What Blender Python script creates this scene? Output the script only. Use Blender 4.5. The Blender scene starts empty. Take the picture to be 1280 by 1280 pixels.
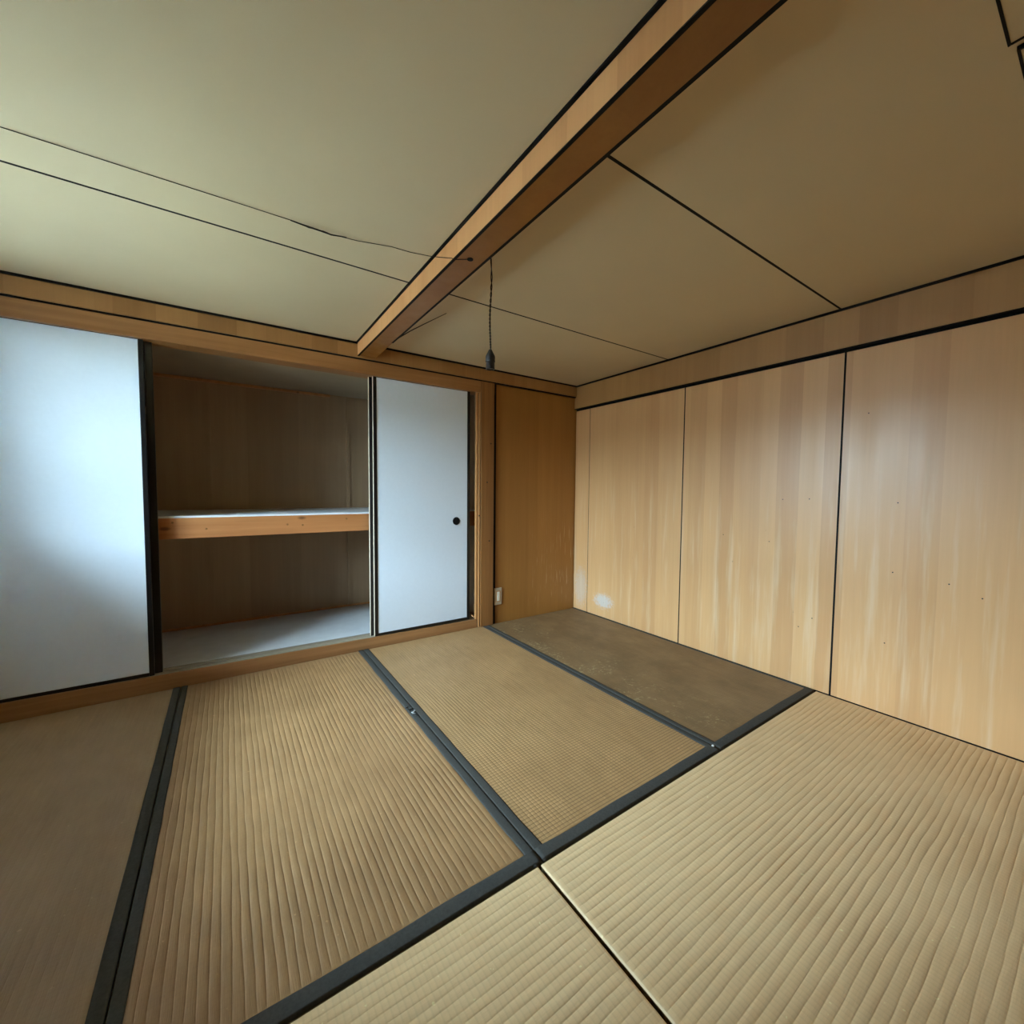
import bpy, bmesh, math, random
from mathutils import Vector, Matrix, noise
random.seed(7)
S = bpy.context.scene
C = S.collection

# ------------------------------------------------------------------ camera
cam_d = bpy.data.cameras.new('camera')
cam_d.sensor_width = 36.0
cam_d.lens = 36.0 * 522.7 / 1280.0
cam_d.clip_start = 0.02
cam = bpy.data.objects.new('camera', cam_d); C.objects.link(cam)
yaw, pit, rol = 0.5993, -0.0504, 0.0085
fw = Vector((math.sin(yaw)*math.cos(pit), math.cos(yaw)*math.cos(pit), math.sin(pit)))
rt = fw.cross(Vector((0, 0, 1))).normalized(); up = rt.cross(fw)
c_, s_ = math.cos(rol), math.sin(rol)
r2 = rt*c_ + up*s_; u2 = -rt*s_ + up*c_
M = Matrix((r2, u2, -fw)).transposed().to_4x4()
M.translation = Vector((-2.4825, -2.6618, 1.0135))
cam.matrix_world = M
S.camera = cam

# ------------------------------------------------------------------ daylight: an even overcast sky, seen through the window
wd = bpy.data.worlds.new('sky'); S.world = wd; wd.use_nodes = True
bg = wd.node_tree.nodes['Background']
# overcast sky: three times brighter overhead than at the horizon
_n, _l = wd.node_tree.nodes, wd.node_tree.links
_tc = _n.new('ShaderNodeTexCoord'); _sp = _n.new('ShaderNodeSeparateXYZ'); _mr = _n.new('ShaderNodeMapRange'); _mx = _n.new('ShaderNodeMix')
_l.new(_tc.outputs['Generated'], _sp.inputs[0]); _l.new(_sp.outputs[2], _mr.inputs[0])
_mr.inputs[3].default_value = 0.33; _mr.inputs[4].default_value = 1.0
_mx.data_type = 'RGBA'; _mx.blend_type = 'MIX'
_mx.inputs[6].default_value = (0, 0, 0, 1); _mx.inputs[7].default_value = (0.58, 0.80, 1.0, 1)
_l.new(_mr.outputs[0], _mx.inputs[0]); _l.new(_mx.outputs[2], bg.inputs['Color'])
bg.inputs['Strength'].default_value = 24.0
WIN_Y0, WIN_Y1, WIN_Z0, WIN_Z1 = -1.55, -0.24, 0.83, 1.80      # opening in the left wall
XL = -3.62                                                      # inner face of the left wall
pd = bpy.data.lights.new('window_portal', 'AREA')
pd.shape = 'RECTANGLE'; pd.size = WIN_Z1 - WIN_Z0; pd.size_y = WIN_Y1 - WIN_Y0
pd.cycles.is_portal = True
po = bpy.data.objects.new('window_portal', pd); C.objects.link(po)
po.location = (XL - 0.10, (WIN_Y0 + WIN_Y1)/2, (WIN_Z0 + WIN_Z1)/2)
po.rotation_euler = (0, -math.pi/2, 0)
S.view_settings.view_transform = 'Standard'
S.view_settings.look = 'None'
S.view_settings.gamma = 1.0
S.view_settings.use_curve_mapping = False
S.view_settings.exposure = 3.08
S.cycles.use_denoising = True
S.cycles.max_bounces = 14
S.cycles.diffuse_bounces = 10
S.cycles.glossy_bounces = 4
S.cycles.transparent_max_bounces = 8
S.cycles.sample_clamp_indirect = 6.0

# ------------------------------------------------------------------ material helpers
def lin(v):
    v /= 255.0
    return v/12.92 if v <= 0.04045 else ((v+0.055)/1.055)**2.4
def rgb(r, g, b): return (lin(r), lin(g), lin(b), 1.0)

class NT:
    def __init__(s, name, rough=0.5, spec=0.5):
        s.m = bpy.data.materials.new(name); s.m.use_nodes = True
        s.t = s.m.node_tree; s.b = s.t.nodes['Principled BSDF']
        s.b.inputs['Roughness'].default_value = rough
        s.b.inputs['Specular IOR Level'].default_value = spec
        g = s.n('ShaderNodeNewGeometry'); s.pos = g.outputs['Position']
        sp = s.n('ShaderNodeSeparateXYZ'); s.l(s.pos, sp.inputs[0])
        s.x, s.y, s.z = sp.outputs
    def n(s, k): return s.t.nodes.new(k)
    def l(s, a, b): s.t.links.new(a, b)
    def val(s, sock, v):
        if isinstance(v, (int, float)): sock.default_value = v
        elif isinstance(v, tuple): sock.default_value = v
        else: s.l(v, sock)
    def math(s, op, a, b=0.0, c=None, clamp=False):
        k = s.n('ShaderNodeMath'); k.operation = op; k.use_clamp = clamp
        s.val(k.inputs[0], a); s.val(k.inputs[1], b)
        if c is not None: s.val(k.inputs[2], c)
        return k.outputs[0]
    def vec(s, a, b, c):
        k = s.n('ShaderNodeCombineXYZ')
        for i, v in enumerate((a, b, c)): s.val(k.inputs[i], v)
        return k.outputs[0]
    def noise(s, v, scale=1.0, detail=3.0, rough=0.55, dist=0.0):
        k = s.n('ShaderNodeTexNoise'); s.l(v, k.inputs['Vector'])
        k.inputs['Scale'].default_value = scale; k.inputs['Detail'].default_value = detail
        k.inputs['Roughness'].default_value = rough; k.inputs['Distortion'].default_value = dist
        return k.outputs['Fac']
    def cell(s, w, seed=0.0):
        k = s.n('ShaderNodeTexVoronoi'); k.voronoi_dimensions = '1D'
        s.l(s.math('ADD', w, seed), k.inputs['W']); k.inputs['Scale'].default_value = 1.0
        sp = s.n('ShaderNodeSeparateColor'); s.l(k.outputs['Color'], sp.inputs[0])
        return sp.outputs[0]
    def ramp(s, f, lo, hi, a=0.0, b=1.0):
        k = s.n('ShaderNodeMapRange'); s.l(f, k.inputs[0])
        for i, v in enumerate((lo, hi, a, b)): k.inputs[i+1].default_value = v
        return k.outputs[0]
    def mix(s, f, a, b):
        k = s.n('ShaderNodeMix'); k.data_type = 'RGBA'
        s.val(k.inputs[0], f); s.val(k.inputs[6], a); s.val(k.inputs[7], b)
        return k.outputs[2]
    def color(s, c): s.val(s.b.inputs['Base Color'], c); return s
    def bump(s, h, strength=0.3, dist=0.002):
        k = s.n('ShaderNodeBump'); k.inputs['Strength'].default_value = strength
        k.inputs['Distance'].default_value = dist
        s.l(h, k.inputs['Height']); s.l(k.outputs[0], s.b.inputs['Normal'])
    def rough(s, v): s.val(s.b.inputs['Roughness'], v)

def plywood(name, light, dark, across, band=0.11, rough=0.42, spec=0.5, scratches=False, stain=False):
    """printed plywood: upright boards of slightly different tone and fine upright grain"""
    k = NT(name, rough, spec)
    a = k.y if across == 'y' else k.x
    o = k.x if across == 'y' else k.y
    wob = k.noise(k.vec(a, o, k.math('MULTIPLY', k.z, 0.2)), 3.0, 1)
    aa = k.math('ADD', a, k.math('MULTIPLY', wob, 0.01))
    tone = k.cell(k.math('MULTIPLY', aa, 1/band))
    g1 = k.noise(k.vec(k.math('MULTIPLY', a, 90), k.math('MULTIPLY', o, 90), k.math('MULTIPLY', k.z, 2.2)), 1.0, 4, 0.6)
    g2 = k.noise(k.vec(k.math('MULTIPLY', a, 18), k.math('MULTIPLY', o, 18), k.math('MULTIPLY', k.z, 0.9)), 1.0, 3, 0.5)
    f = k.math('ADD', k.math('MULTIPLY', tone, 0.62), k.math('ADD', k.math('MULTIPLY', k.ramp(g1, .3, .7), 0.18), k.math('MULTIPLY', k.ramp(g2, .3, .7), 0.24)), clamp=True)
    col = k.mix(f, light, dark)
    if scratches:
        sc = k.noise(k.vec(k.math('MULTIPLY', a, 95), 3.0, k.math('MULTIPLY', k.z, 5.5)), 1.0, 2, 0.5)
        low = k.ramp(k.z, 0.95, 0.35, 0.0, 1.0)
        zone = k.math('MULTIPLY', k.ramp(a, -.55, -.10, 0.0, 1.0), k.ramp(k.z, .05, .15, 0.0, 1.0), clamp=True)
        m = k.math('MULTIPLY', k.math('MULTIPLY', k.ramp(sc, .60, .68, 0, 1), low, clamp=True), zone, clamp=True)
        col = k.mix(k.math('MULTIPLY', m, .7), col, rgb(222, 186, 140))
    if stain:
        # scraped, whitened patch low down near the corner and pale wipe marks on the lower boards
        dy = k.math('DIVIDE', k.math('ADD', k.y, 0.335), 0.10)
        dz = k.math('DIVIDE', k.math('SUBTRACT', k.z, 0.135), 0.06)
        rr = k.math('SQRT', k.math('ADD', k.math('MULTIPLY', dy, dy), k.math('MULTIPLY', dz, dz)))
        rg = k.noise(k.pos, 55, 5, 0.7)
        m = k.math('MULTIPLY', k.ramp(k.math('ADD', rr, k.math('MULTIPLY', k.math('SUBTRACT', rg, .5), 2.2)), 0.55, 1.15, 1, 0), .62, clamp=True)
        col = k.mix(m, col, rgb(205, 208, 205))
        dy2 = k.math('DIVIDE', k.math('ADD', k.y, 0.075), 0.075)
        dz2 = k.math('DIVIDE', k.math('SUBTRACT', k.z, 0.20), 0.16)
        r2_ = k.math('SQRT', k.math('ADD', k.math('MULTIPLY', dy2, dy2), k.math('MULTIPLY', dz2, dz2)))
        m2 = k.math('MULTIPLY', k.ramp(k.math('ADD', r2_, k.math('MULTIPLY', k.math('SUBTRACT', rg, .5), 2.4)), 0.6, 1.2, 1, 0), .45, clamp=True)
        col = k.mix(m2, col, rgb(200, 192, 180))
        wipe = k.noise(k.vec(k.math('MULTIPLY', k.y, 24), 1.0, k.math('MULTIPLY', k.z, 1.3)), 1.0, 4, 0.6)
        low = k.ramp(k.z, 1.25, 0.75, 0.0, 1.0)
        col = k.mix(k.math('MULTIPLY', k.math('MULTIPLY', k.ramp(wipe, .52, .72), low, clamp=True), .45), col, rgb(232, 210, 172))
        dots = k.noise(k.vec(k.math('MULTIPLY', k.y, 60), 2.0, k.math('MULTIPLY', k.z, 22)), 1.0, 2, 0.5)
        col = k.mix(k.math('MULTIPLY', k.ramp(dots, .74, .78), .35, clamp=True), col, rgb(120, 84, 50))
    k.color(col)
    k.rough(k.ramp(g2, .2, .8, rough-.06, rough+.1))
    k.bump(g1, 0.15, 0.0006)
    return k.m

def timber(name, light, dark, along, rough=0.45, scale=1.0, knots=True):
    """solid softwood with long grain and a few dark knots"""
    k = NT(name, rough)
    v = {'x': (2.0, 55, 55), 'y': (55, 2.0, 55), 'z': (55, 55, 2.0)}[along]
    p = k.vec(*[k.math('MULTIPLY', c, q*scale) for c, q in zip((k.x, k.y, k.z), v)])
    g1 = k.noise(p, 1.0, 4, 0.6, 0.6)
    g2 = k.noise(p, 0.25, 2, 0.5, 0.3)
    f = k.math('ADD', k.math('MULTIPLY', k.ramp(g1, .3, .7), .5), k.math('MULTIPLY', k.ramp(g2, .3, .7), .5), clamp=True)
    col = k.mix(f, light, dark)
    if knots:
        w = {'x': (4, 9, 9), 'y': (9, 4, 9), 'z': (9, 9, 4)}[along]
        vo = k.n('ShaderNodeTexVoronoi'); vo.inputs['Scale'].default_value = 1.0
        k.l(k.vec(*[k.math('MULTIPLY', c, q) for c, q in zip((k.x, k.y, k.z), w)]), vo.inputs['Vector'])
        col = k.mix(k.ramp(vo.outputs['Distance'], .05, .12, .75, 0), col, rgb(70, 38, 16))
    k.color(col); k.bump(g1, 0.2, 0.0008)
    return k.m

def plain(name, col, rough=0.5, spec=0.5, var=0.06, scale=40, metal=0.0, bump=0.0):
    k = NT(name, rough, spec)
    f = k.noise(k.pos, scale, 3)
    d = tuple(c*(1-var*3) for c in col[:3]) + (1,)
    k.color(k.mix(k.ramp(f, .3, .7), col, d))
    k.b.inputs['Metallic'].default_value = metal
    if bump: k.bump(f, bump, 0.001)
    return k.m

def tatami(name, light, dark, rib, dirty=0.0, cross=0.3, rough=0.5):
    """woven rush; the ribs themselves are modelled, the material adds the fine strands, fading and grime"""
    k = NT(name, rough, 0.45)
    a, o = (k.x, k.y) if rib == 'y' else (k.y, k.x)      # o runs along the ribs
    strand = k.noise(k.vec(k.math('MULTIPLY', a, 420), k.math('MULTIPLY', o, 24), 0.0), 1.0, 2, 0.6)
    th = k.n('ShaderNodeTexWave'); th.wave_type = 'BANDS'; th.bands_direction = 'X'
    k.l(k.vec(k.math('MULTIPLY', o, 1.0), 0.0, 0.0), th.inputs['Vector'])
    th.inputs['Scale'].default_value = 24.0; th.inputs['Distortion'].default_value = 0.6
    patch = k.noise(k.pos, 2.6, 4, 0.6)
    blot = k.noise(k.vec(k.math('MULTIPLY', a, 30), k.math('MULTIPLY', o, 7), 0.0), 1.0, 3, 0.6)
    f = k.math('ADD', k.math('MULTIPLY', k.ramp(patch, .3, .7), .45), k.math('ADD', k.math('MULTIPLY', k.ramp(strand, .3, .7), .2), k.math('MULTIPLY', k.ramp(blot, .3, .7), .35)), clamp=True)
    col = k.mix(f, light, dark)
    col = k.mix(k.math('MULTIPLY', k.ramp(th.outputs['Fac'], .30, .0), cross, clamp=True), col, tuple(c*.55 for c in dark[:3]) + (1,))
    spk = k.noise(k.pos, 70, 2, 0.5)
    col = k.mix(k.ramp(spk, .72, .76, 0, .5), col, tuple(min(1, c*1.5) for c in light[:3]) + (1,))
    if dirty:
        dn = k.noise(k.pos, 5.5, 5, 0.65)
        col = k.mix(k.math('MULTIPLY', k.ramp(dn, .42, .62), dirty, clamp=True), col, tuple(c*.6 for c in dark[:3]) + (1,))
        sc = k.noise(k.pos, 46, 5, 0.7)
        dx = k.ramp(k.x, -0.9, -0.45, 1, 0)
        col = k.mix(k.math('MULTIPLY', k.math('MULTIPLY', k.math('MULTIPLY', k.ramp(sc, .52, .62), k.ramp(k.noise(k.pos, 6.5, 3, .6), .46, .60), clamp=True), dx, clamp=True), .8), col, rgb(190, 174, 130))
    k.color(col)
    h = k.math('ADD', strand, k.math('MULTIPLY', th.outputs['Fac'], cross*1.2))
    k.bump(h, 0.35, 0.0012)
    k.rough(k.ramp(patch, .2, .8, rough-.05, rough+.12))
    return k.m

def gls():
    m = bpy.data.materials.new('window_glass'); m.use_nodes = True
    t = m.node_tree; t.nodes.clear()
    o = t.nodes.new('ShaderNodeOutputMaterial'); mx = t.nodes.new('ShaderNodeMixShader')
    tr = t.nodes.new('ShaderNodeBsdfTransparent'); gl = t.nodes.new('ShaderNodeBsdfGlossy')
    fr = t.nodes.new('ShaderNodeFresnel'); fr.inputs[0].default_value = 1.45
    tr.inputs[0].default_value = (.95, .97, .97, 1); gl.inputs['Roughness'].default_value = .02
    t.links.new(fr.outputs[0], mx.inputs[0]); t.links.new(tr.outputs[0], mx.inputs[1])
    t.links.new(gl.outputs[0], mx.inputs[2]); t.links.new(mx.outputs[0], o.inputs[0])
    return m

PL, PD = rgb(206, 168, 122), rgb(168, 126, 80)
MAT = dict(
    ply_right=plywood('plywood_side_wall', rgb(224, 174, 118), rgb(200, 147, 94), 'y', 0.105, 0.34, stain=True),
    ply_alcove=plywood('plywood_alcove_shaded', rgb(174, 122, 58), rgb(146, 96, 40), 'x', 0.12, scratches=True),  # shade of the grazing light is painted into this darker wood colour
    ply_band_x=plywood('plywood_band_back', rgb(176, 128, 74), rgb(146, 100, 52), 'x', 0.16),
    ply_band_y=plywood('plywood_band_side', rgb(184, 136, 80), rgb(156, 110, 60), 'y', 0.16),
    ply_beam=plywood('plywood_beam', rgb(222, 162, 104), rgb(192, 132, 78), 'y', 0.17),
    soffit=plywood('plywood_soffit_shaded', rgb(156, 102, 40), rgb(130, 80, 26), 'y', 0.3),  # darker than the beam sides: shade of the underside put into the colour
    kamoi=timber('timber_lintel', rgb(174, 122, 70), rgb(142, 94, 48), 'x', knots=False),
    sill=timber('timber_sill', rgb(170, 122, 76), rgb(134, 90, 50), 'x', knots=False),
    worn=timber('worn_grey_sill', rgb(176, 164, 142), rgb(134, 120, 98), 'x', knots=False),
    post=timber('timber_post', rgb(158, 108, 58), rgb(120, 76, 36), 'z'),
    jamb=timber('timber_jamb', rgb(202, 146, 92), rgb(170, 116, 66), 'z'),
    rail=timber('timber_shelf_rail', rgb(192, 130, 78), rgb(164, 102, 54), 'x'),
    closet=plywood('plywood_closet', rgb(188, 158, 122), rgb(160, 130, 98), 'x', 0.3, 0.5, 0.4),
    closet_y=plywood('plywood_closet_side', rgb(188, 158, 122), rgb(160, 130, 98), 'y', 0.3, 0.5, 0.4),
    closet_top=plain('closet_ceiling_board', rgb(170, 152, 126), .5, .5, .04, 6),
    sheet=plain('grey_closet_sheet', rgb(232, 236, 238), .3, .6, .03, 14),
    paper=plain('fusuma_paper', rgb(222, 231, 237), .55, .4, .008, 60),
    lacquer=plain('black_lacquer', rgb(22, 20, 19), .3, .5, .03),
    edge=timber('pale_door_edge', rgb(232, 214, 188), rgb(208, 186, 156), 'z', knots=False),
    ceil=plain('ceiling_board', rgb(210, 191, 152), .5, .45, .025, 1.6),
    black=plain('black_joint', rgb(14, 11, 10), .7, .2, .03),
    brass=plain('dark_metal_pull', rgb(40, 36, 33), .55, .3, .06, 200),
    pull=plain('matte_black_pull', rgb(30, 27, 25), .75, .12, .05, 200),
    kraft=plain('brown_backing_paper', rgb(120, 100, 78), .8, .2, .05, 30),
    bake=plain('black_bakelite', rgb(46, 40, 34), .5, .5, .08, 90),
    cord=plain('dark_cord', rgb(38, 28, 20), .6, .3, .05),
    heri=plain('slate_cloth_border', rgb(78, 76, 70), .8, .12, .08, 160, bump=.4),
    straw=plain('tatami_core_straw', rgb(150, 130, 92), .8, .2, .1, 60),
    t_back=tatami('rush_back', rgb(176, 137, 92), rgb(142, 106, 66), 'y', 0, .05),
    t_grid=tatami('rush_grid', rgb(194, 154, 104), rgb(156, 120, 76), 'y', 0, .8),
    t_dirty=tatami('rush_dirty', rgb(148, 120, 82), rgb(118, 91, 58), 'y', .35, .1),
    t_dull=tatami('rush_dull', rgb(170, 138, 98), rgb(142, 112, 76), 'y', 0, .08),
    t_front=tatami('rush_front', rgb(238, 206, 156), rgb(220, 184, 134), 'x', 0, .12),
    plaster=plain('beige_plaster', rgb(186, 170, 140), .8, .3, .05, 8),
    alu=plain('window_sash_metal', rgb(150, 142, 130), .4, .5, .03, 40, .7),
    glass=gls(),
    plate=plain('beige_switch_plate', rgb(196, 176, 146), .4, .5, .03),
    rocker=plain('cream_rocker', rgb(236, 228, 206), .35, .5, .02),
    nail=plain('dark_nail', rgb(40, 28, 20), .5, .5),
    ground=plain('grey_gravel_ground', rgb(126, 123, 117), .9, .2, .08, 1.5),
    nwall=plain('neighbour_wall', rgb(130, 127, 121), .9, .2, .05, 1),
    tack=plain('white_tack', rgb(220, 222, 220), .3, .5, .02),
)

# ------------------------------------------------------------------ geometry helpers
def link(name, me, mat, parent=None):
    """link a mesh built in world coordinates as one object whose origin sits at its base centre"""
    xs = [v.co for v in me.vertices]
    lo = Vector((min(v[i] for v in xs) for i in range(3))); hi = Vector((max(v[i] for v in xs) for i in range(3)))
    o3 = Vector(((lo.x+hi.x)/2, (lo.y+hi.y)/2, lo.z))
    me.transform(Matrix.Translation(-o3))
    me.materials.append(MAT[mat])
    o = bpy.data.objects.new(name, me); C.objects.link(o)
    if parent is not None:
        o.parent = parent
        w = Vector(); p = parent
        while p: w += p.location; p = p.parent
        o.location = o3 - w
    else:
        o.location = o3
    return o

class MB:
    def __init__(s): s.bm = bmesh.new()
    def box(s, x0, x1, y0, y1, z0, z1, bev=0.0, top_tilt=None):
        ret = bmesh.ops.create_cube(s.bm, size=1.0)
        vs = ret['verts']
        for v in vs:
            zt = z1
            if top_tilt and v.co.x > 0: zt = top_tilt
            v.co = Vector(((x0+x1)/2 + v.co.x*(x1-x0), (y0+y1)/2 + v.co.y*(y1-y0), (z0 if v.co.z < 0 else zt)))
        if bev:
            es = {e for v in vs for e in v.link_edges}
            bmesh.ops.bevel(s.bm, geom=list(es), offset=bev, segments=2, affect='EDGES', profile=.6)
        return s
    def prism(s, prof, axis, a, b):
        """profile (list of 2-D points) swept along an axis from a to b"""
        def P(u, v, w): return {'x': (w, u, v), 'y': (u, w, v), 'z': (u, v, w)}[axis]
        A = [s.bm.verts.new(P(u, v, a)) for u, v in prof]; B = [s.bm.verts.new(P(u, v, b)) for u, v in prof]
        n = len(prof)
        for i in range(n): s.bm.faces.new((A[i], A[(i+1) % n], B[(i+1) % n], B[i]))
        s.bm.faces.new(A[::-1]); s.bm.faces.new(B)
        bmesh.ops.recalc_face_normals(s.bm, faces=s.bm.faces)
        return s
    def tube(s, pts, r, n=6):
        pts = [Vector(p) for p in pts]; rings = []
        for i, p in enumerate(pts):
            t = (pts[min(i+1, len(pts)-1)] - pts[max(i-1, 0)]).normalized()
            ref = Vector((0, 0, 1)) if abs(t.z) < .9 else Vector((1, 0, 0))
            a = t.cross(ref).normalized(); b = t.cross(a)
            rr = r[i] if isinstance(r, (list, tuple)) else r
            rings.append([s.bm.verts.new(p + (a*math.cos(2*math.pi*k/n) + b*math.sin(2*math.pi*k/n))*rr) for k in range(n)])
        for A, B in zip(rings, rings[1:]):
            for k in range(n): s.bm.faces.new((A[k], A[(k+1) % n], B[(k+1) % n], B[k]))
        s.bm.faces.new(rings[0]); s.bm.faces.new(rings[-1][::-1])
        bmesh.ops.recalc_face_normals(s.bm, faces=s.bm.faces)
        return s
    def lathe(s, prof, centre, axis='z', n=28):
        """prof: (radius, height) list turned round an axis through centre"""
        c = Vector(centre); rings = []
        for r, h in prof:
            ring = []
            for k in range(n):
                u, v = r*math.cos(2*math.pi*k/n), r*math.sin(2*math.pi*k/n)
                ring.append(s.bm.verts.new(c + (Vector((u, v, h)) if axis == 'z' else Vector((u, h, v)))))
            rings.append(ring)
        for A, B in zip(rings, rings[1:]):
            for k in range(n): s.bm.faces.new((A[k], A[(k+1) % n], B[(k+1) % n], B[k]))
        s.bm.faces.new(rings[0]); s.bm.faces.new(rings[-1][::-1])
        bmesh.ops.recalc_face_normals(s.bm, faces=s.bm.faces)
        return s
    def build(s, name, mat, parent=None, smooth=False):
        me = bpy.data.meshes.new(name); s.bm.to_mesh(me); s.bm.free()
        if smooth:
            for p in me.polygons: p.use_smooth = True
        return link(name, me, mat, parent)

def box(name, mat, parent, *a, **k): return MB().box(*a, **k).build(name, mat, parent)
def thing(name, loc, label, cat, group=None, kind=None):
    o = bpy.data.objects.new(name, None); C.objects.link(o); o.location = loc
    o.empty_display_size = .1
    return tag(o, label, cat, group, kind)
def tag(o, label=None, cat=None, group=None, kind=None):
    if label: o['label'] = label
    if cat: o['category'] = cat
    if group: o['group'] = group
    if kind: o['kind'] = kind
    return o
def struct(o, label=None, cat=None): return tag(o, label, cat, kind='structure')

H = 1.9
YF = -3.62            # wall behind the camera
# ------------------------------------------------------------------ floor and tatami
struct(box('floor', 'straw', None, XL, 0.03, YF, 0.03, -0.14, -0.062), 'sub-floor under the tatami mats', 'floor')

def mat_surface(x0, x1, y0, y1, rib, period, amp, seed, sag=0.0):
    """ribbed rush cover: ribs run along 'rib'; slightly wandering and uneven, rounded down at the rim"""
    if rib == 'y': a0, a1, o0, o1 = x0, x1, y0, y1
    else: a0, a1, o0, o1 = y0, y1, x0, x1
    nr = max(1, round((a1-a0)/period)); p_ = (a1-a0)/nr
    US = (0, .05, .12, .27, .5, .73, .88, .95)
    us = [q + u for q in range(nr) for u in US] + [nr]
    no = 84
    ts = [0, .0013, .004, .012, .024] ; L = o1-o0
    ts = ts + [.024 + (L-.048)*q/no for q in range(1, no)] + [L-t for t in reversed(ts)]
    vs, fs = [], []
    for o_ in ts:
        o = o0 + o_
        for u in us:
            a = a0 + u*p_
            ed_a = min(a-a0, a1-a); ed = min(ed_a, o-o0, o1-o)
            w = noise.noise(Vector((a*4, o*1.6, seed)))*0.14 + noise.noise(Vector((a*45, o*4, seed+5)))*0.20 + noise.noise(Vector((a*45, o*14, seed+7)))*0.07
            fade = .45 + .75*max(0, min(1, .5 + .9*noise.noise(Vector((a*3, o*3, seed+9)))))
            h = amp*fade*(abs(math.sin(math.pi*u))**.45 - .75) + amp*.25*noise.noise(Vector((a*60, o*18, seed+3)))
            z = h*min(1, ed/.03) + .0022*noise.noise(Vector((a*4, o*4, seed+2)))*min(1, ed/.02)
            if ed < .0001: z = -.005
            elif ed < .004: z -= .0010
            ap = a + w*p_*min(1, ed_a/.04)
            vs.append((ap, o, z) if rib == 'y' else (o, ap, z))
    W_ = len(us); na = W_-1; no = len(ts)-1
    for j in range(no):
        for i in range(na):
            q = (j*W_+i, j*W_+i+1, (j+1)*W_+i+1, (j+1)*W_+i)
            fs.append(q if rib == 'y' else q[::-1])
    me = bpy.data.meshes.new('rush_cover'); me.from_pydata(vs, [], fs); me.update()
    for p in me.polygons: p.use_smooth = True
    return me

def cloth_strip(name, parent, x0, x1, y0, y1, seed, wob=(0, 0), z=0.0022):
    """narrow cloth border: a raised strip whose edges wander a little; wob = wander of the low / high edge"""
    long_y = (y1-y0) > (x1-x0)
    n = 60; bm = bmesh.new(); rows = []
    for i in range(n+1):
        t = i/n
        if long_y: o = y0 + (y1-y0)*t; a0, a1 = x0, x1
        else: o = x0 + (x1-x0)*t; a0, a1 = y0, y1
        a0 += wob[0]*noise.noise(Vector((o*7, seed, 0))) ; a1 += wob[1]*noise.noise(Vector((o*7, seed, 4)))
        zz = z + .0012*noise.noise(Vector((o*9, seed, 8)))
        am = (a0+a1)/2
        prof = [(a0, -.008), (a0+.001, zz-.0006), (a0+.004, zz), (am, zz+.0008), (a1-.004, zz), (a1-.001, zz-.0006), (a1, -.008)]
        rows.append([bm.verts.new((p, o, q) if long_y else (o, p, q)) for p, q in prof])
    for A, B in zip(rows, rows[1:]):
        for k in range(len(A)-1): bm.faces.new((A[k], A[k+1], B[k+1], B[k]))
    bm.faces.new(rows[0]); bm.faces.new(rows[-1])
    bmesh.ops.recalc_face_normals(bm, faces=bm.faces)
    me = bpy.data.meshes.new(name); bm.to_mesh(me); bm.free()
    for p in me.polygons: p.use_smooth = True
    return link(name, me, 'heri', parent)

def tatami_mat(x0, x1, y0, y1, rib, mat, label, seed, period=.019, amp=.0024, borders=(), group='tatami mats'):
    g = .0014
    x0 += g; x1 -= g; y0 += g; y1 -= g
    t = thing('tatami_mat', ((x0+x1)/2, (y0+y1)/2, -.062), label, 'mat', group)
    box('core', 'straw', t, x0+.002, x1-.002, y0+.002, y1-.002, -.062, -.0075)
    # border cloth along the named sides: (side, width, wander)
    lo_x = hi_x = lo_y = hi_y = 0
    for s, w, wb in borders:
        if s == 'x0': cloth_strip('border_cloth', t, x0, x0+w, y0, y1, seed+.1, (0, wb)); lo_x = w
        if s == 'x1': cloth_strip('border_cloth', t, x1-w, x1, y0, y1, seed+.2, (wb, 0)); hi_x = w
    for s, w, wb in borders:
        if s == 'y0': cloth_strip('end_cloth', t, x0, x1, y0, y0+w, seed+.3, (0, wb), .0036); lo_y = w
        if s == 'y1': cloth_strip('end_cloth', t, x0, x1, y1-w, y1, seed+.4, (wb, 0), .0036); hi_y = w
    e = .002
    me = mat_surface(x0+max(lo_x-e, 0), x1-max(hi_x-e, 0), y0+max(lo_y-e, 0), y1-max(hi_y-e, 0), rib, period, amp, seed)
    link('rush_cover', me, mat, t)
    return t

HB = .031
YJ = -1.807
tatami_mat(-.893, .0, YJ, .012, 'y', 't_dirty', 'grimy brown tatami mat in front of the narrow wood panel and switch', 1.0, .016, .0007,
           (('x0', HB-.004, .003), ('x1', .012, .002), ('y0', .040, .004)))
tatami_mat(-1.787, -.893, YJ, .010, 'y', 't_grid', 'tan tatami mat with a fine checked weave running up to the closed sliding door', 2.0, .0150, .0014,
           (('x0', HB, .002), ('x1', HB-.002, .004), ('y0', .040, .004)))
tatami_mat(-2.695, -1.787, YJ, .010, 'y', 't_back', 'coarse ribbed tan tatami mat in front of the open closet', 3.0, .0195, .0026,
           (('x0', HB-.003, .002), ('x1', HB, .005), ('y0', .040, .004)))
tatami_mat(-3.60, -2.695, YJ, .010, 'y', 't_dull', 'smooth dull tatami mat in front of the wide white sliding door', 4.0, .019, .0004,
           (('x0', HB, .002), ('x1', HB-.001, .002), ('y0', .040, .004)))
tatami_mat(-1.7985, .0, YJ-.905, YJ-.0045, 'x', 't_front', 'pale ribbed tatami mat along the foot of the panelled side wall', 5.0, .0205, .0023,
           (('y0', HB, .002),))
tatami_mat(-3.60, -1.8060, YJ-.905, YJ-.0045, 'x', 't_front', 'pale ribbed tatami mat whose corner shows beyond the black gap', 6.0, .0205, .0023,
           (('y0', HB, .002),))
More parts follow.
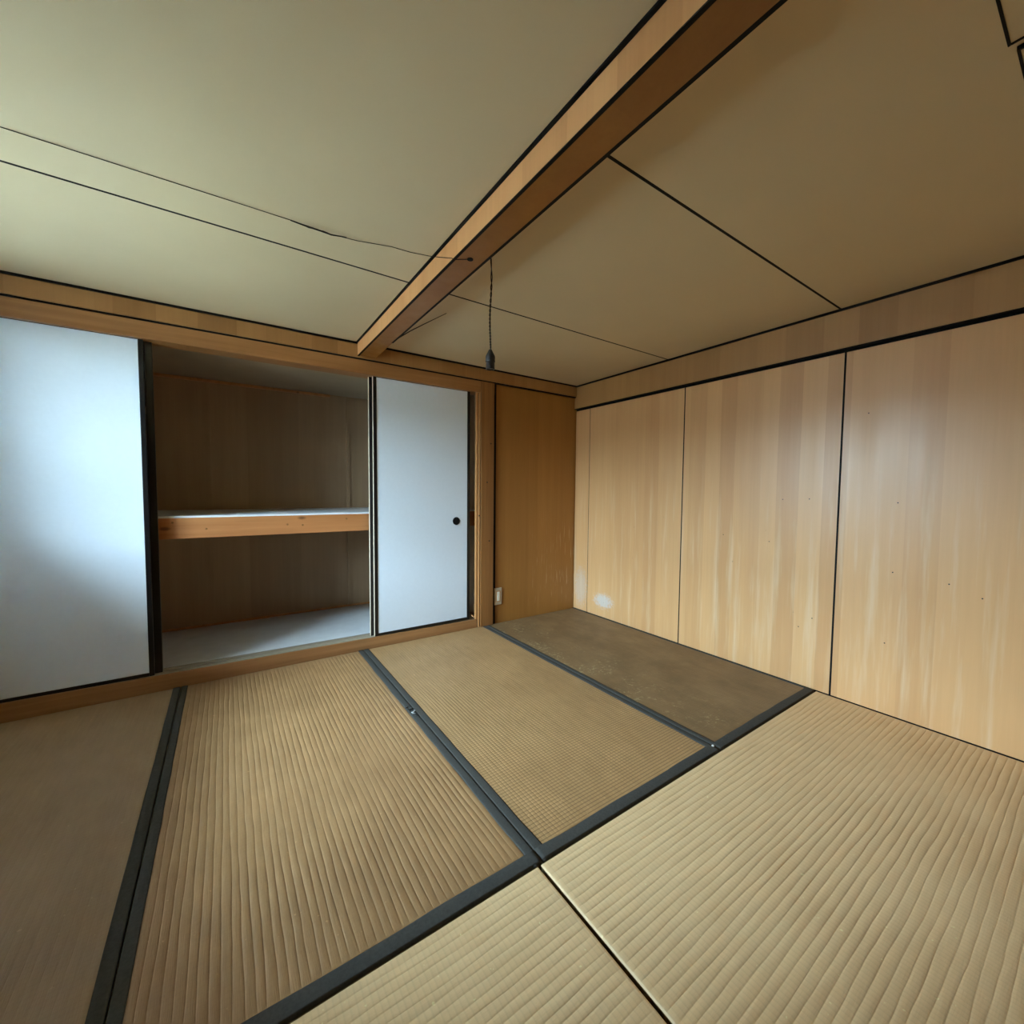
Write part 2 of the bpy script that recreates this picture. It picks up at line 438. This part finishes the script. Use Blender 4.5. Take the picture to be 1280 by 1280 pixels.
for a, b, s, w_ in ((-1.803, 0, 7.0, 'against the panelled side wall'), (-3.60, -1.803, 8.0, 'under the window wall')):
    tatami_mat(a, b, YF+.01, YJ-.905, 'x', 't_front', 'pale ribbed tatami mat at the closed end of the room ' + w_, s, .0205, .003, (('y1', HB, .002),), 'rear tatami mats')
mat3 = [o for o in C.objects if o.get('label', '').startswith('coarse ribbed')][0]
for q, (dx, dy, m_) in enumerate(((0, 0, 'heri'), (.006, -.028, 'tack'), (-.006, .020, 'cord'), (.002, -.052, 'heri'))):
    x, y = -1.806+dx, -.84+dy
    pts = [(x + .010*math.sin(i*1.1+q), y - .006*i + .004*math.cos(i*1.7+q), .004 + .003*abs(math.sin(i*.9+q))) for i in range(6)]
    MB().tube(pts, [.0008, .002, .0026, .0024, .0018, .0006], 6).build('frayed_thread', m_, mat3, True)
tk = MB().lathe([(.0008, .006), (.004, .0055), (.0055, .003), (.0055, -.002)], (-.9, -1.781, .002), n=14).build('tack', 'tack', None, True)
tag(tk, 'small white tack where the dark cloth borders meet', 'tack')

struct(box('floor_border', 'sill', None, XL, -3.602, YF, .010, -.062, -.001), 'narrow wooden floor board beside the window wall', 'floor')
# ------------------------------------------------------------------ right wall: plywood panels with open black joints
wr = struct(box('wall_right', 'black', None, .010, .07, YF, .10, -.06, H+.05), 'wall of tall light plywood panels with black joints', 'wall')
ys = [.012, -.155, -1.016, -1.871, -2.730, YF+.005]
panels = []
for a, b in zip(ys, ys[1:]):
    panels.append(MB().box(.0, .013, b+.0015, a-.0015, .004, 1.694, bev=.0012).build('panel', 'ply_right', wr))
for y, h_ in zip(ys[1:-1], (.0018, .0036, .0042, .0042)): box('joint_strip', 'black', wr, -.0004, .012, y-h_, y+h_, .004, 1.694)
for y, z, i in ((-1.62, .98, 2), (-1.745, .985, 2), (-2.09, .975, 3), (-2.085, .66, 3), (-2.265, .64, 3), (-2.36, .60, 3), (-2.07, .33, 3), (-1.30, .76, 2), (-1.56, .745, 2), (-1.78, .37, 2), (-1.72, .31, 2), (-1.97, 1.39, 3)):
    b = MB(); b.box(-.0012, .003, y-.0024, y+.0024, z-.0024, z+.0024, bev=.001)
    b.build('nail_head', 'nail', panels[i])
struct(box('trim_4', 'black', None, -.0195, .010, YF, .014, 1.7075, 1.712), 'black strip standing in for the shade under the side band', 'trim')  # blackens the underside of the band, painting in its shade
t1 = struct(box('trim_1', 'ply_band_y', None, -.020, .010, YF, .014, 1.712, 1.8905, bev=.0015), 'deep plywood band along the top of the side wall', 'trim')

# ------------------------------------------------------------------ back wall
wb = struct(box('wall_back', 'ply_alcove', None, -.806, .010, .016, .05, -.06, H+.05), 'narrow wood panel with shade in its colour between post and corner', 'wall')
struct(box('trim_2', 'ply_band_x', None, XL, -.019, -.012, .03, 1.8115, 1.8905, bev=.0015), 'plywood band above the sliding doors', 'trim')
struct(box('trim_3', 'black', None, XL, -.0195, -.004, .03, 1.8035, 1.8115), 'black joint line under the back band', 'trim')
lin_ = box('lintel', 'kamoi', None, XL, -.83, -.001, .105, 1.722, 1.8035, bev=.002)
tag(lin_, 'long brown wooden lintel over the sliding doors', 'lintel')
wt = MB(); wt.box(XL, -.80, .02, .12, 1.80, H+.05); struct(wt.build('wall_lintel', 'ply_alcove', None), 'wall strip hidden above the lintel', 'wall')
# threshold with two sliding grooves, worn and slightly out of level
th = thing('threshold', (-2.27, .05, 0), 'brown wooden threshold under the sliding doors', 'threshold')
def sill_strip(name, y0, y1, dz, m='worn'):
    MB().box(-3.62, -.9605, y0, y1, -.06, .087+dz, top_tilt=.060+dz, bev=.0015).build(name, m, th)
sill_strip('front_board', .012, .0225, 0, 'sill')
sill_strip('groove_bed', .0225, .083, -.003)
sill_strip('groove_ridge', .0455, .0495, 0)
sill_strip('rear_board', .083, .112, 0)
# post beside the doors
ps = thing('door_post', (-.895, .03, 0), 'knotty brown wooden post between the doors and the switch', 'post')
MB().box(-.9445, -.835, -.008, .045, .0005, 1.8035, bev=.004).build('post_shaft', 'post', ps)
MB().box(-.9590, -.9490, -.002, .045, .0005, 1.725, bev=.003).build('cover_strip', 'jamb', ps)
MB().box(-.9775, -.9630, .008, .028, .0615, 1.725, bev=.002).build('jamb_strip', 'jamb', ps)
box('joint_strip', 'black', ps, -.835, -.8065, .010, .040, -.02, 1.8035)
shaft, cov = [[o for o in ps.children if o.name.startswith(q)][0] for q in ('post_shaft', 'cover_strip')]
for x, y, z, p_ in ((-.872, -.0085, .64, shaft), (-.893, -.0085, 1.075, shaft), (-.862, -.0085, 1.36, shaft), (-.955, -.0025, .83, cov)):
    MB().lathe([(.0003, -.0014), (.004, -.0008), (.0062, .0010)], (x, y, z), 'y', 14).build('knot', 'nail', p_, True)
box('groove_filler', 'black', ps, -.962, -.943, .010, .040, -.02, 1.72)
lp = thing('door_post', (-3.56, .03, 0), 'wooden post at the window end of the sliding doors', 'post')
MB().box(-3.62, -3.515, -.008, .10, .0895, 1.8035, bev=.003).build('post_shaft', 'post', lp)

# ------------------------------------------------------------------ sliding doors
def sliding_door(n, x0, x1, yf, z0, z1, label, pull=None, st=.021):
    d = thing('door_%d' % n, ((x0+x1)/2, yf+.01, z0), label, 'sliding door', kind='structure')
    y1 = yf + .020
    MB().box(x0, x0+st, yf, y1, z0, z1, bev=.002).build('stile', 'lacquer', d)
    MB().box(x1-st, x1, yf, y1, z0, z1, bev=.002).build('stile', 'lacquer', d)
    MB().box(x0+st, x1-st, yf, y1, z0, z0+.017, bev=.002).build('bottom_rail', 'lacquer', d)
    MB().box(x0+st, x1-st, yf, y1, z1-.014, z1, bev=.002).build('top_rail', 'lacquer', d)
    MB().box(x0+st-.001, x1-st+.001, yf+.003, y1-.006, z0+.016, z1-.013).build('paper_panel', 'paper', d)
    MB().box(x0+st-.001, x1-st+.001, y1-.006, y1-.003, z0+.016, z1-.013).build('backing_panel', 'kraft', d)  # unseen brown back, added to cut light bouncing inside the closet
    MB().box(x0-.0015, x0+.001, yf+.002, y1-.002, z0+.002, z1-.002, bev=.0006).build('edge_strip', 'edge' if n in (1, 2) else 'lacquer', d)
    if pull:
        px, pz = pull
        p = MB().lathe([(.0265, .0015), (.0285, -.0012), (.0265, -.0035), (.0215, -.0035), (.0200, -.0004), (.004, -.0004)], (px, yf+.003, pz), 'y', 32).build('door_pull', 'pull', d, True)
        MB().lathe([(.0220, -.0006), (.0195, -.0010), (.012, -.0012), (.0105, -.0022), (.004, -.0026)], (px, yf+.003, pz), 'y', 28).build('pull_cup', 'pull', p, True)
    return d
sliding_door(1, -1.709, -1.020, .0240, .0665, 1.734, 'white sliding door with round black pull beside the wooden post', (-1.128, .795))
sliding_door(2, -1.7275, -1.050, .0505, .0665, 1.734, 'white sliding door tucked behind the one with the round pull', st=.040)
sliding_door(3, -3.487, -2.797, .0240, .0795, 1.734, 'white sliding door with black edge at the window side of the open closet', (-3.40, .795), st=.020)
d3 = [o for o in C.objects if o.name.startswith('door_3')][0]
MB().box(-2.7985, -2.7955, .029, .039, 1.372, 1.408, bev=.0008).build('edge_latch', 'alu', d3)
sliding_door(4, -3.460, -2.768, .0505, .0795, 1.734, 'dark-edged sliding door tucked behind the wide white one', st=.045)

# ------------------------------------------------------------------ closet interior
CY = .875
struct(box('floor_closet', 'closet', None, -3.62, -.93, .112, CY+.05, -.06, .058), 'raised closet floor', 'floor')
cw = struct(box('wall_closet_back', 'closet', None, -3.62, -.90, CY, CY+.05, .0, 1.80), 'dark brown back wall inside the closet', 'wall')
for x in (-2.575, -1.668): box('batten', 'closet', cw, x-.012, x+.012, CY-.010, CY+.001, .07, 1.748)
box('top_moulding', 'jamb', cw, -3.60, -1.80, CY-.022, CY+.001, 1.728, 1.746)
box('floor_moulding', 'jamb', cw, -3.60, -.93, CY-.012, CY+.001, .060, .078)
struct(box('wall_closet_left', 'closet_y', None, -3.67, -3.60, .105, CY+.02, -.06, 1.80), 'closet side wall at the window end', 'wall')
struct(box('wall_closet_right', 'closet_y', None, -.93, -.88, .046, CY+.05, -.06, 1.80), 'closet side wall behind the post', 'wall')
struct(box('ceiling_closet', 'closet_top', None, -3.62, -.90, .10, CY+.05, 1.750, 1.80), 'board ceiling inside the closet', 'ceiling')
# grey sheet on the closet floor, ragged along its front edge
bm = bmesh.new(); nx = 120; rows = []
for i in range(nx+1):
    x = -3.59 + 2.65*i/nx
    f = .118 + .012*noise.noise(Vector((x*6, 0, 0))) + .006*noise.noise(Vector((x*30, 1, 0)))
    if -2.66 < x < -2.50: f += .016*(1-abs(x+2.58)/.08)
    zb = .0635
    row = [bm.verts.new((x, f, zb-.004))]
    for j, t in enumerate((0, .02, .06, .15, .35, .7, 1)):
        lift = .0015*noise.noise(Vector((x*5, t*4, 3))) + (.006*max(0, 1-abs(x+2.62)/.07) if j < 2 else 0)
        row.append(bm.verts.new((x, f + (CY-.004-f)*t, zb + lift)))
    rows.append(row)
for A, B in zip(rows, rows[1:]):
    for k in range(len(A)-1): bm.faces.new((A[k], B[k], B[k+1], A[k+1]))
bmesh.ops.recalc_face_normals(bm, faces=bm.faces)
bmesh.ops.solidify(bm, geom=list(bm.faces), thickness=.0015)
me = bpy.data.meshes.new('floor_sheet'); bm.to_mesh(me); bm.free()
for p in me.polygons: p.use_smooth = True
tag(link('floor_sheet', me, 'sheet'), 'grey sheet with a torn front edge on the closet floor', 'sheet')
# shelf
sh = thing('closet_shelf', (-2.28, .5, .745), 'wooden shelf with pale knotty front rail across the open closet', 'shelf')
MB().box(-3.60, -.93, .098, .135, .750, .858, bev=.002).build('front_rail', 'rail', sh)
MB().box(-3.60, -.93, .099, CY, .858, .868, bev=.001).build('shelf_board', 'sheet', sh)
MB().box(-3.60, -.93, CY-.03, CY, .790, .858, bev=.002).build('rear_rail', 'closet', sh)
rail = [o for o in sh.children if o.name.startswith('front_rail')][0]
for x, z in ((-2.715, .835), (-2.575, .797), (-2.11, .800), (-1.86, .830), (-2.19, .806)):
    MB().lathe([(.0003, -.0016), (.005, -.0010), (.0075, .0008)], (x, .0985, z), 'y', 14).build('knot', 'post', rail, True)

# ------------------------------------------------------------------ switch
sw = thing('wall_switch', (-.782, .014, .140), 'small beige wall switch with a cream rocker low beside the post', 'switch')
MB().box(-.8155, -.748, .007, .017, .142, .272, bev=.003).build('cover_plate', 'plate', sw)
MB().box(-.800, -.762, .0055, .008, .165, .250, bev=.001).build('inner_frame', 'jamb', sw)
MB().box(-.793, -.770, .002, .007, .172, .243, bev=.0015).build('rocker', 'rocker', sw)

# ------------------------------------------------------------------ ceiling: boards with black joints
ce = struct(box('ceiling', 'black', None, XL, .02, YF, .05, H+.008, H+.06), 'cream board ceiling with thin black joints', 'ceiling')
BX0, BX1, BZ = -1.811, -1.706, 1.820
for x0, x1, cuts in ((XL, BX0-.006, (-.006, -.892, YF)), (BX0+.02, -.025, (-.006, -.896, -1.850, -2.75, YF))):
    for a, b in zip(cuts, cuts[1:]):
        MB().box(x0, x1, b+(.0028 if b > YF else 0), a-(.0028 if a < -.1 else .010), H, H+.009, bev=.0008).build('ceiling_panel', 'ceil', ce)
for x0, x1, yy in ((XL, BX0-.006, -.892), (BX0+.02, -.025, -.896), (BX0+.02, -.025, -1.850), (BX0+.02, -.025, -2.75)):
    box('joint_strip', 'black', ce, x0, x1, yy-.0046, yy+.0046, H-.0005, H+.009)
# black joiner strips round the edge of the ceiling
box('edge_strip', 'black', ce, XL, -.02, -.020, .0, H-.0095, H+.002)
box('edge_strip', 'black', ce, -.030, .0, YF, -.012, H-.0095, H+.002)
# beam clad in plywood
bmn = thing('ceiling_beam', (-1.7585, -1.8, BZ), 'plywood-clad beam crossing the ceiling from the doors', 'beam')
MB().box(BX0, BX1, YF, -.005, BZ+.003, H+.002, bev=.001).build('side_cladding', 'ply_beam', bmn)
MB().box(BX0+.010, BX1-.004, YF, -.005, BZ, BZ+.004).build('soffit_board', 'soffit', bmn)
box('lower_corner_strip', 'black', bmn, BX0+.0005, BX0+.010, YF, -.008, BZ-.0002, BZ+.004)
box('lower_corner_strip', 'black', bmn, BX1-.010, BX1+.0005, YF, -.35, BZ-.0002, BZ+.004)
box('upper_joint_strip', 'black', bmn, BX0-.009, BX0+.001, YF, -.012, H-.006, H+.006)
hole = MB().lathe([(.0105, -.0012), (.0105, .004), (.0005, .0045)], (-1.762, -1.335, BZ-.001), n=18).build('drilled_hole', 'black', bmn)

# ------------------------------------------------------------------ wires
zc = H-.003
w1 = [(-3.60, -1.03, zc), (-3.2, -1.045, zc), (-2.922, -1.060, zc), (-2.62, -1.066, zc), (-2.42, -1.074, zc-.002), (-2.28, -1.083, zc-.006), (-2.235, -1.080, zc-.010), (-2.19, -1.086, zc-.008), (-2.165, -1.078, zc-.006), (-2.08, -1.092, zc-.006), (-1.97, -1.122, zc-.004), (-1.90, -1.128, zc-.004), (-1.835, -1.150, zc-.007), (-1.8135, -1.165, zc-.010), (-1.8135, -1.297, BZ+.004), (-1.806, -1.305, BZ-.002), (-1.775, -1.328, BZ-.002), (-1.762, -1.335, BZ+.002)]
cw_ = thing('ceiling_wire', (-2.7, -1.09, H-.02), 'thin brown wire running along the ceiling to the beam', 'wire')
MB().tube(w1, .0012, 6).build('wire', 'cord', cw_, True)
MB().tube([(-2.29, -1.082, zc-.006), (-2.25, -1.083, zc-.0085), (-2.20, -1.087, zc-.011), (-2.165, -1.079, zc-.008), (-2.13, -1.098, zc-.012), (-2.12, -1.104, zc-.014)], [.0018, .0026, .0026, .0024, .0018, .0012], 6).build('taped_splice', 'black', cw_, True)
lc = thing('loose_cable', (-1.66, -.4, 1.84), 'loose thin strip of cable hanging off the ceiling beside the beam', 'cable')
MB().tube([(-1.558, -.715, H-.006), (-1.60, -.53, H-.010), (-1.628, -.41, H-.014), (-1.652, -.30, H-.022), (-1.69, -.12, H-.045), (-1.704, -.05, H-.06)], [.0014, .0022, .0028, .003, .0028, .002], 6).build('cable_sheath', 'cord', lc, True)

# hanging lamp socket on a twisted cord
LX, LY = -1.700, -1.372
lamp = thing('lamp_socket', (LX, LY, 1.445), 'black lamp socket hanging on a twisted cord from the beam', 'lamp socket')
for ph in (0, math.pi):
    pts = []
    z_top, z_bot = BZ+.006, 1.508
    n = 70
    for i in range(n+1):
        t = i/n; z = z_top + (z_bot-z_top)*t
        r = .0020 if t < .97 else .0008
        a = ph + 2*math.pi*9*t*t + .3
        sx = .0035*math.sin(t*7)*(1-t*.3)
        pts.append((LX+.0 + r*math.cos(a) + sx, LY + r*math.sin(a), z))
    pts.insert(0, (LX-.03, LY+.02, BZ+.004+.001))
    MB().tube(pts[1:], .0017, 6).build('cord_strand', 'cord', lamp, True)
MB().lathe([(.002, .070), (.006, .067), (.009, .060), (.0135, .052), (.0165, .046), (.0172, .040), (.0165, .033), (.0172, .030), (.0172, .026), (.0152, .024)], (LX, LY, 1.443), n=28).build('socket_cap', 'bake', lamp, True)
MB().lathe([(.0150, .026), (.0150, .0045), (.0160, .003), (.0160, .0005), (.0130, -.0005), (.0125, .008), (.002, .009)], (LX, LY, 1.443), n=28).build('socket_body', 'bake', lamp, True)
for i in range(4):
    z = 1.443 + .006 + i*.005
    MB().lathe([(.0148, -.0012), (.0157, 0), (.0148, .0012)], (LX, LY, z), n=28).build('thread_ring', 'bake', lamp, True)
MB().box(LX-.0075, LX-.0045, LY-.022, LY-.012, 1.478, 1.4815, bev=.0008).build('switch_key', 'brass', lamp)

# ------------------------------------------------------------------ boards on the ceiling above the side wall
def ceiling_board(x0, x1, y0, y1, label):
    t = thing('ceiling_board', ((x0+x1)/2, (y0+y1)/2, H-.009), label, 'board', 'dark-edged ceiling boards')
    e = .0045
    MB().box(x0+e, x1-e, y0+e, y1-e, H-.007, H+.001, bev=.001).build('board', 'ceil', t)
    for q in ((x0, x1, y1-e, y1), (x0, x1, y0, y0+e), (x0, x0+e, y0+e, y1-e), (x1-e, x1, y0+e, y1-e)):
        MB().box(*q, H-.009, H+.001, bev=.001).build('edging', 'black', t)
    return t
ceiling_board(-1.66, -1.196, -2.95, -2.491, 'large thin board with black edging fixed flat on the ceiling')
ceiling_board(-1.172, -.96, -2.75, -2.500, 'small thin board with black edging beside the larger ceiling board')

# ------------------------------------------------------------------ left wall with its window (daylight), wall behind
wl = struct(MB().box(XL-.12, XL, YF-.06, WIN_Y0, -.06, H+.05).box(XL-.12, XL, WIN_Y1, .11, -.06, H+.05)
            .box(XL-.12, XL, WIN_Y0, WIN_Y1, -.06, WIN_Z0).box(XL-.12, XL, WIN_Y0, WIN_Y1, WIN_Z1, H+.05)
            .build('wall_left', 'plaster'), 'plastered wall with the window', 'wall')
wn = thing('window_1', (XL-.06, (WIN_Y0+WIN_Y1)/2, WIN_Z0), 'wide two-sash sliding window lighting the room', 'window', kind='structure')
f = .035
for q in ((WIN_Y0, WIN_Y1, WIN_Z0, WIN_Z0+f), (WIN_Y0, WIN_Y1, WIN_Z1-f, WIN_Z1), (WIN_Y0, WIN_Y0+f, WIN_Z0+f, WIN_Z1-f), (WIN_Y1-f, WIN_Y1, WIN_Z0+f, WIN_Z1-f)):
    MB().box(XL-.11, XL+.002, *q).build('frame_member', 'alu', wn)
ym = (WIN_Y0+WIN_Y1)/2
for a, b, x in ((WIN_Y0+f, ym+.02, XL-.085), (ym-.02, WIN_Y1-f, XL-.055)):
    s_ = MB().box(x, x+.022, a, a+.03, WIN_Z0+f, WIN_Z1-f).box(x, x+.022, b-.03, b, WIN_Z0+f, WIN_Z1-f) \
        .box(x, x+.022, a+.03, b-.03, WIN_Z0+f, WIN_Z0+f+.04).box(x, x+.022, a+.03, b-.03, WIN_Z1-f-.03, WIN_Z1-f) \
        .box(x, x+.022, a+.03, b-.03, 1.20, 1.225).build('sash', 'alu', wn)
    MB().box(x+.009, x+.013, a+.03, b-.03, WIN_Z0+f+.04, WIN_Z1-f-.03).build('pane', 'glass', s_)
struct(box('wall_side_panel', 'plaster', None, XL, -3.62, .012, .11, -.06, H+.05), 'plaster strip between the doors and the window wall', 'wall')
struct(box('wall_front', 'ply_band_x', None, XL, .07, YF-.06, YF, -.06, H+.05), 'plain wood wall behind the viewer', 'wall')

# ------------------------------------------------------------------ outside the window
struct(box('ground_outside', 'ground', None, -30, XL-.12, -16, 14, -.9, -.6), 'open ground outside the window', 'ground')
struct(box('roof_eave', 'sill', None, XL-.88, XL-.12, YF-.4, .9, 1.92, 2.02), 'roof eave over the window outside', 'roof')
nb = struct(box('garden_wall', 'nwall', None, -10.4, -10.0, -16, 14, -.6, 2.2), 'garden wall across the yard', 'wall')
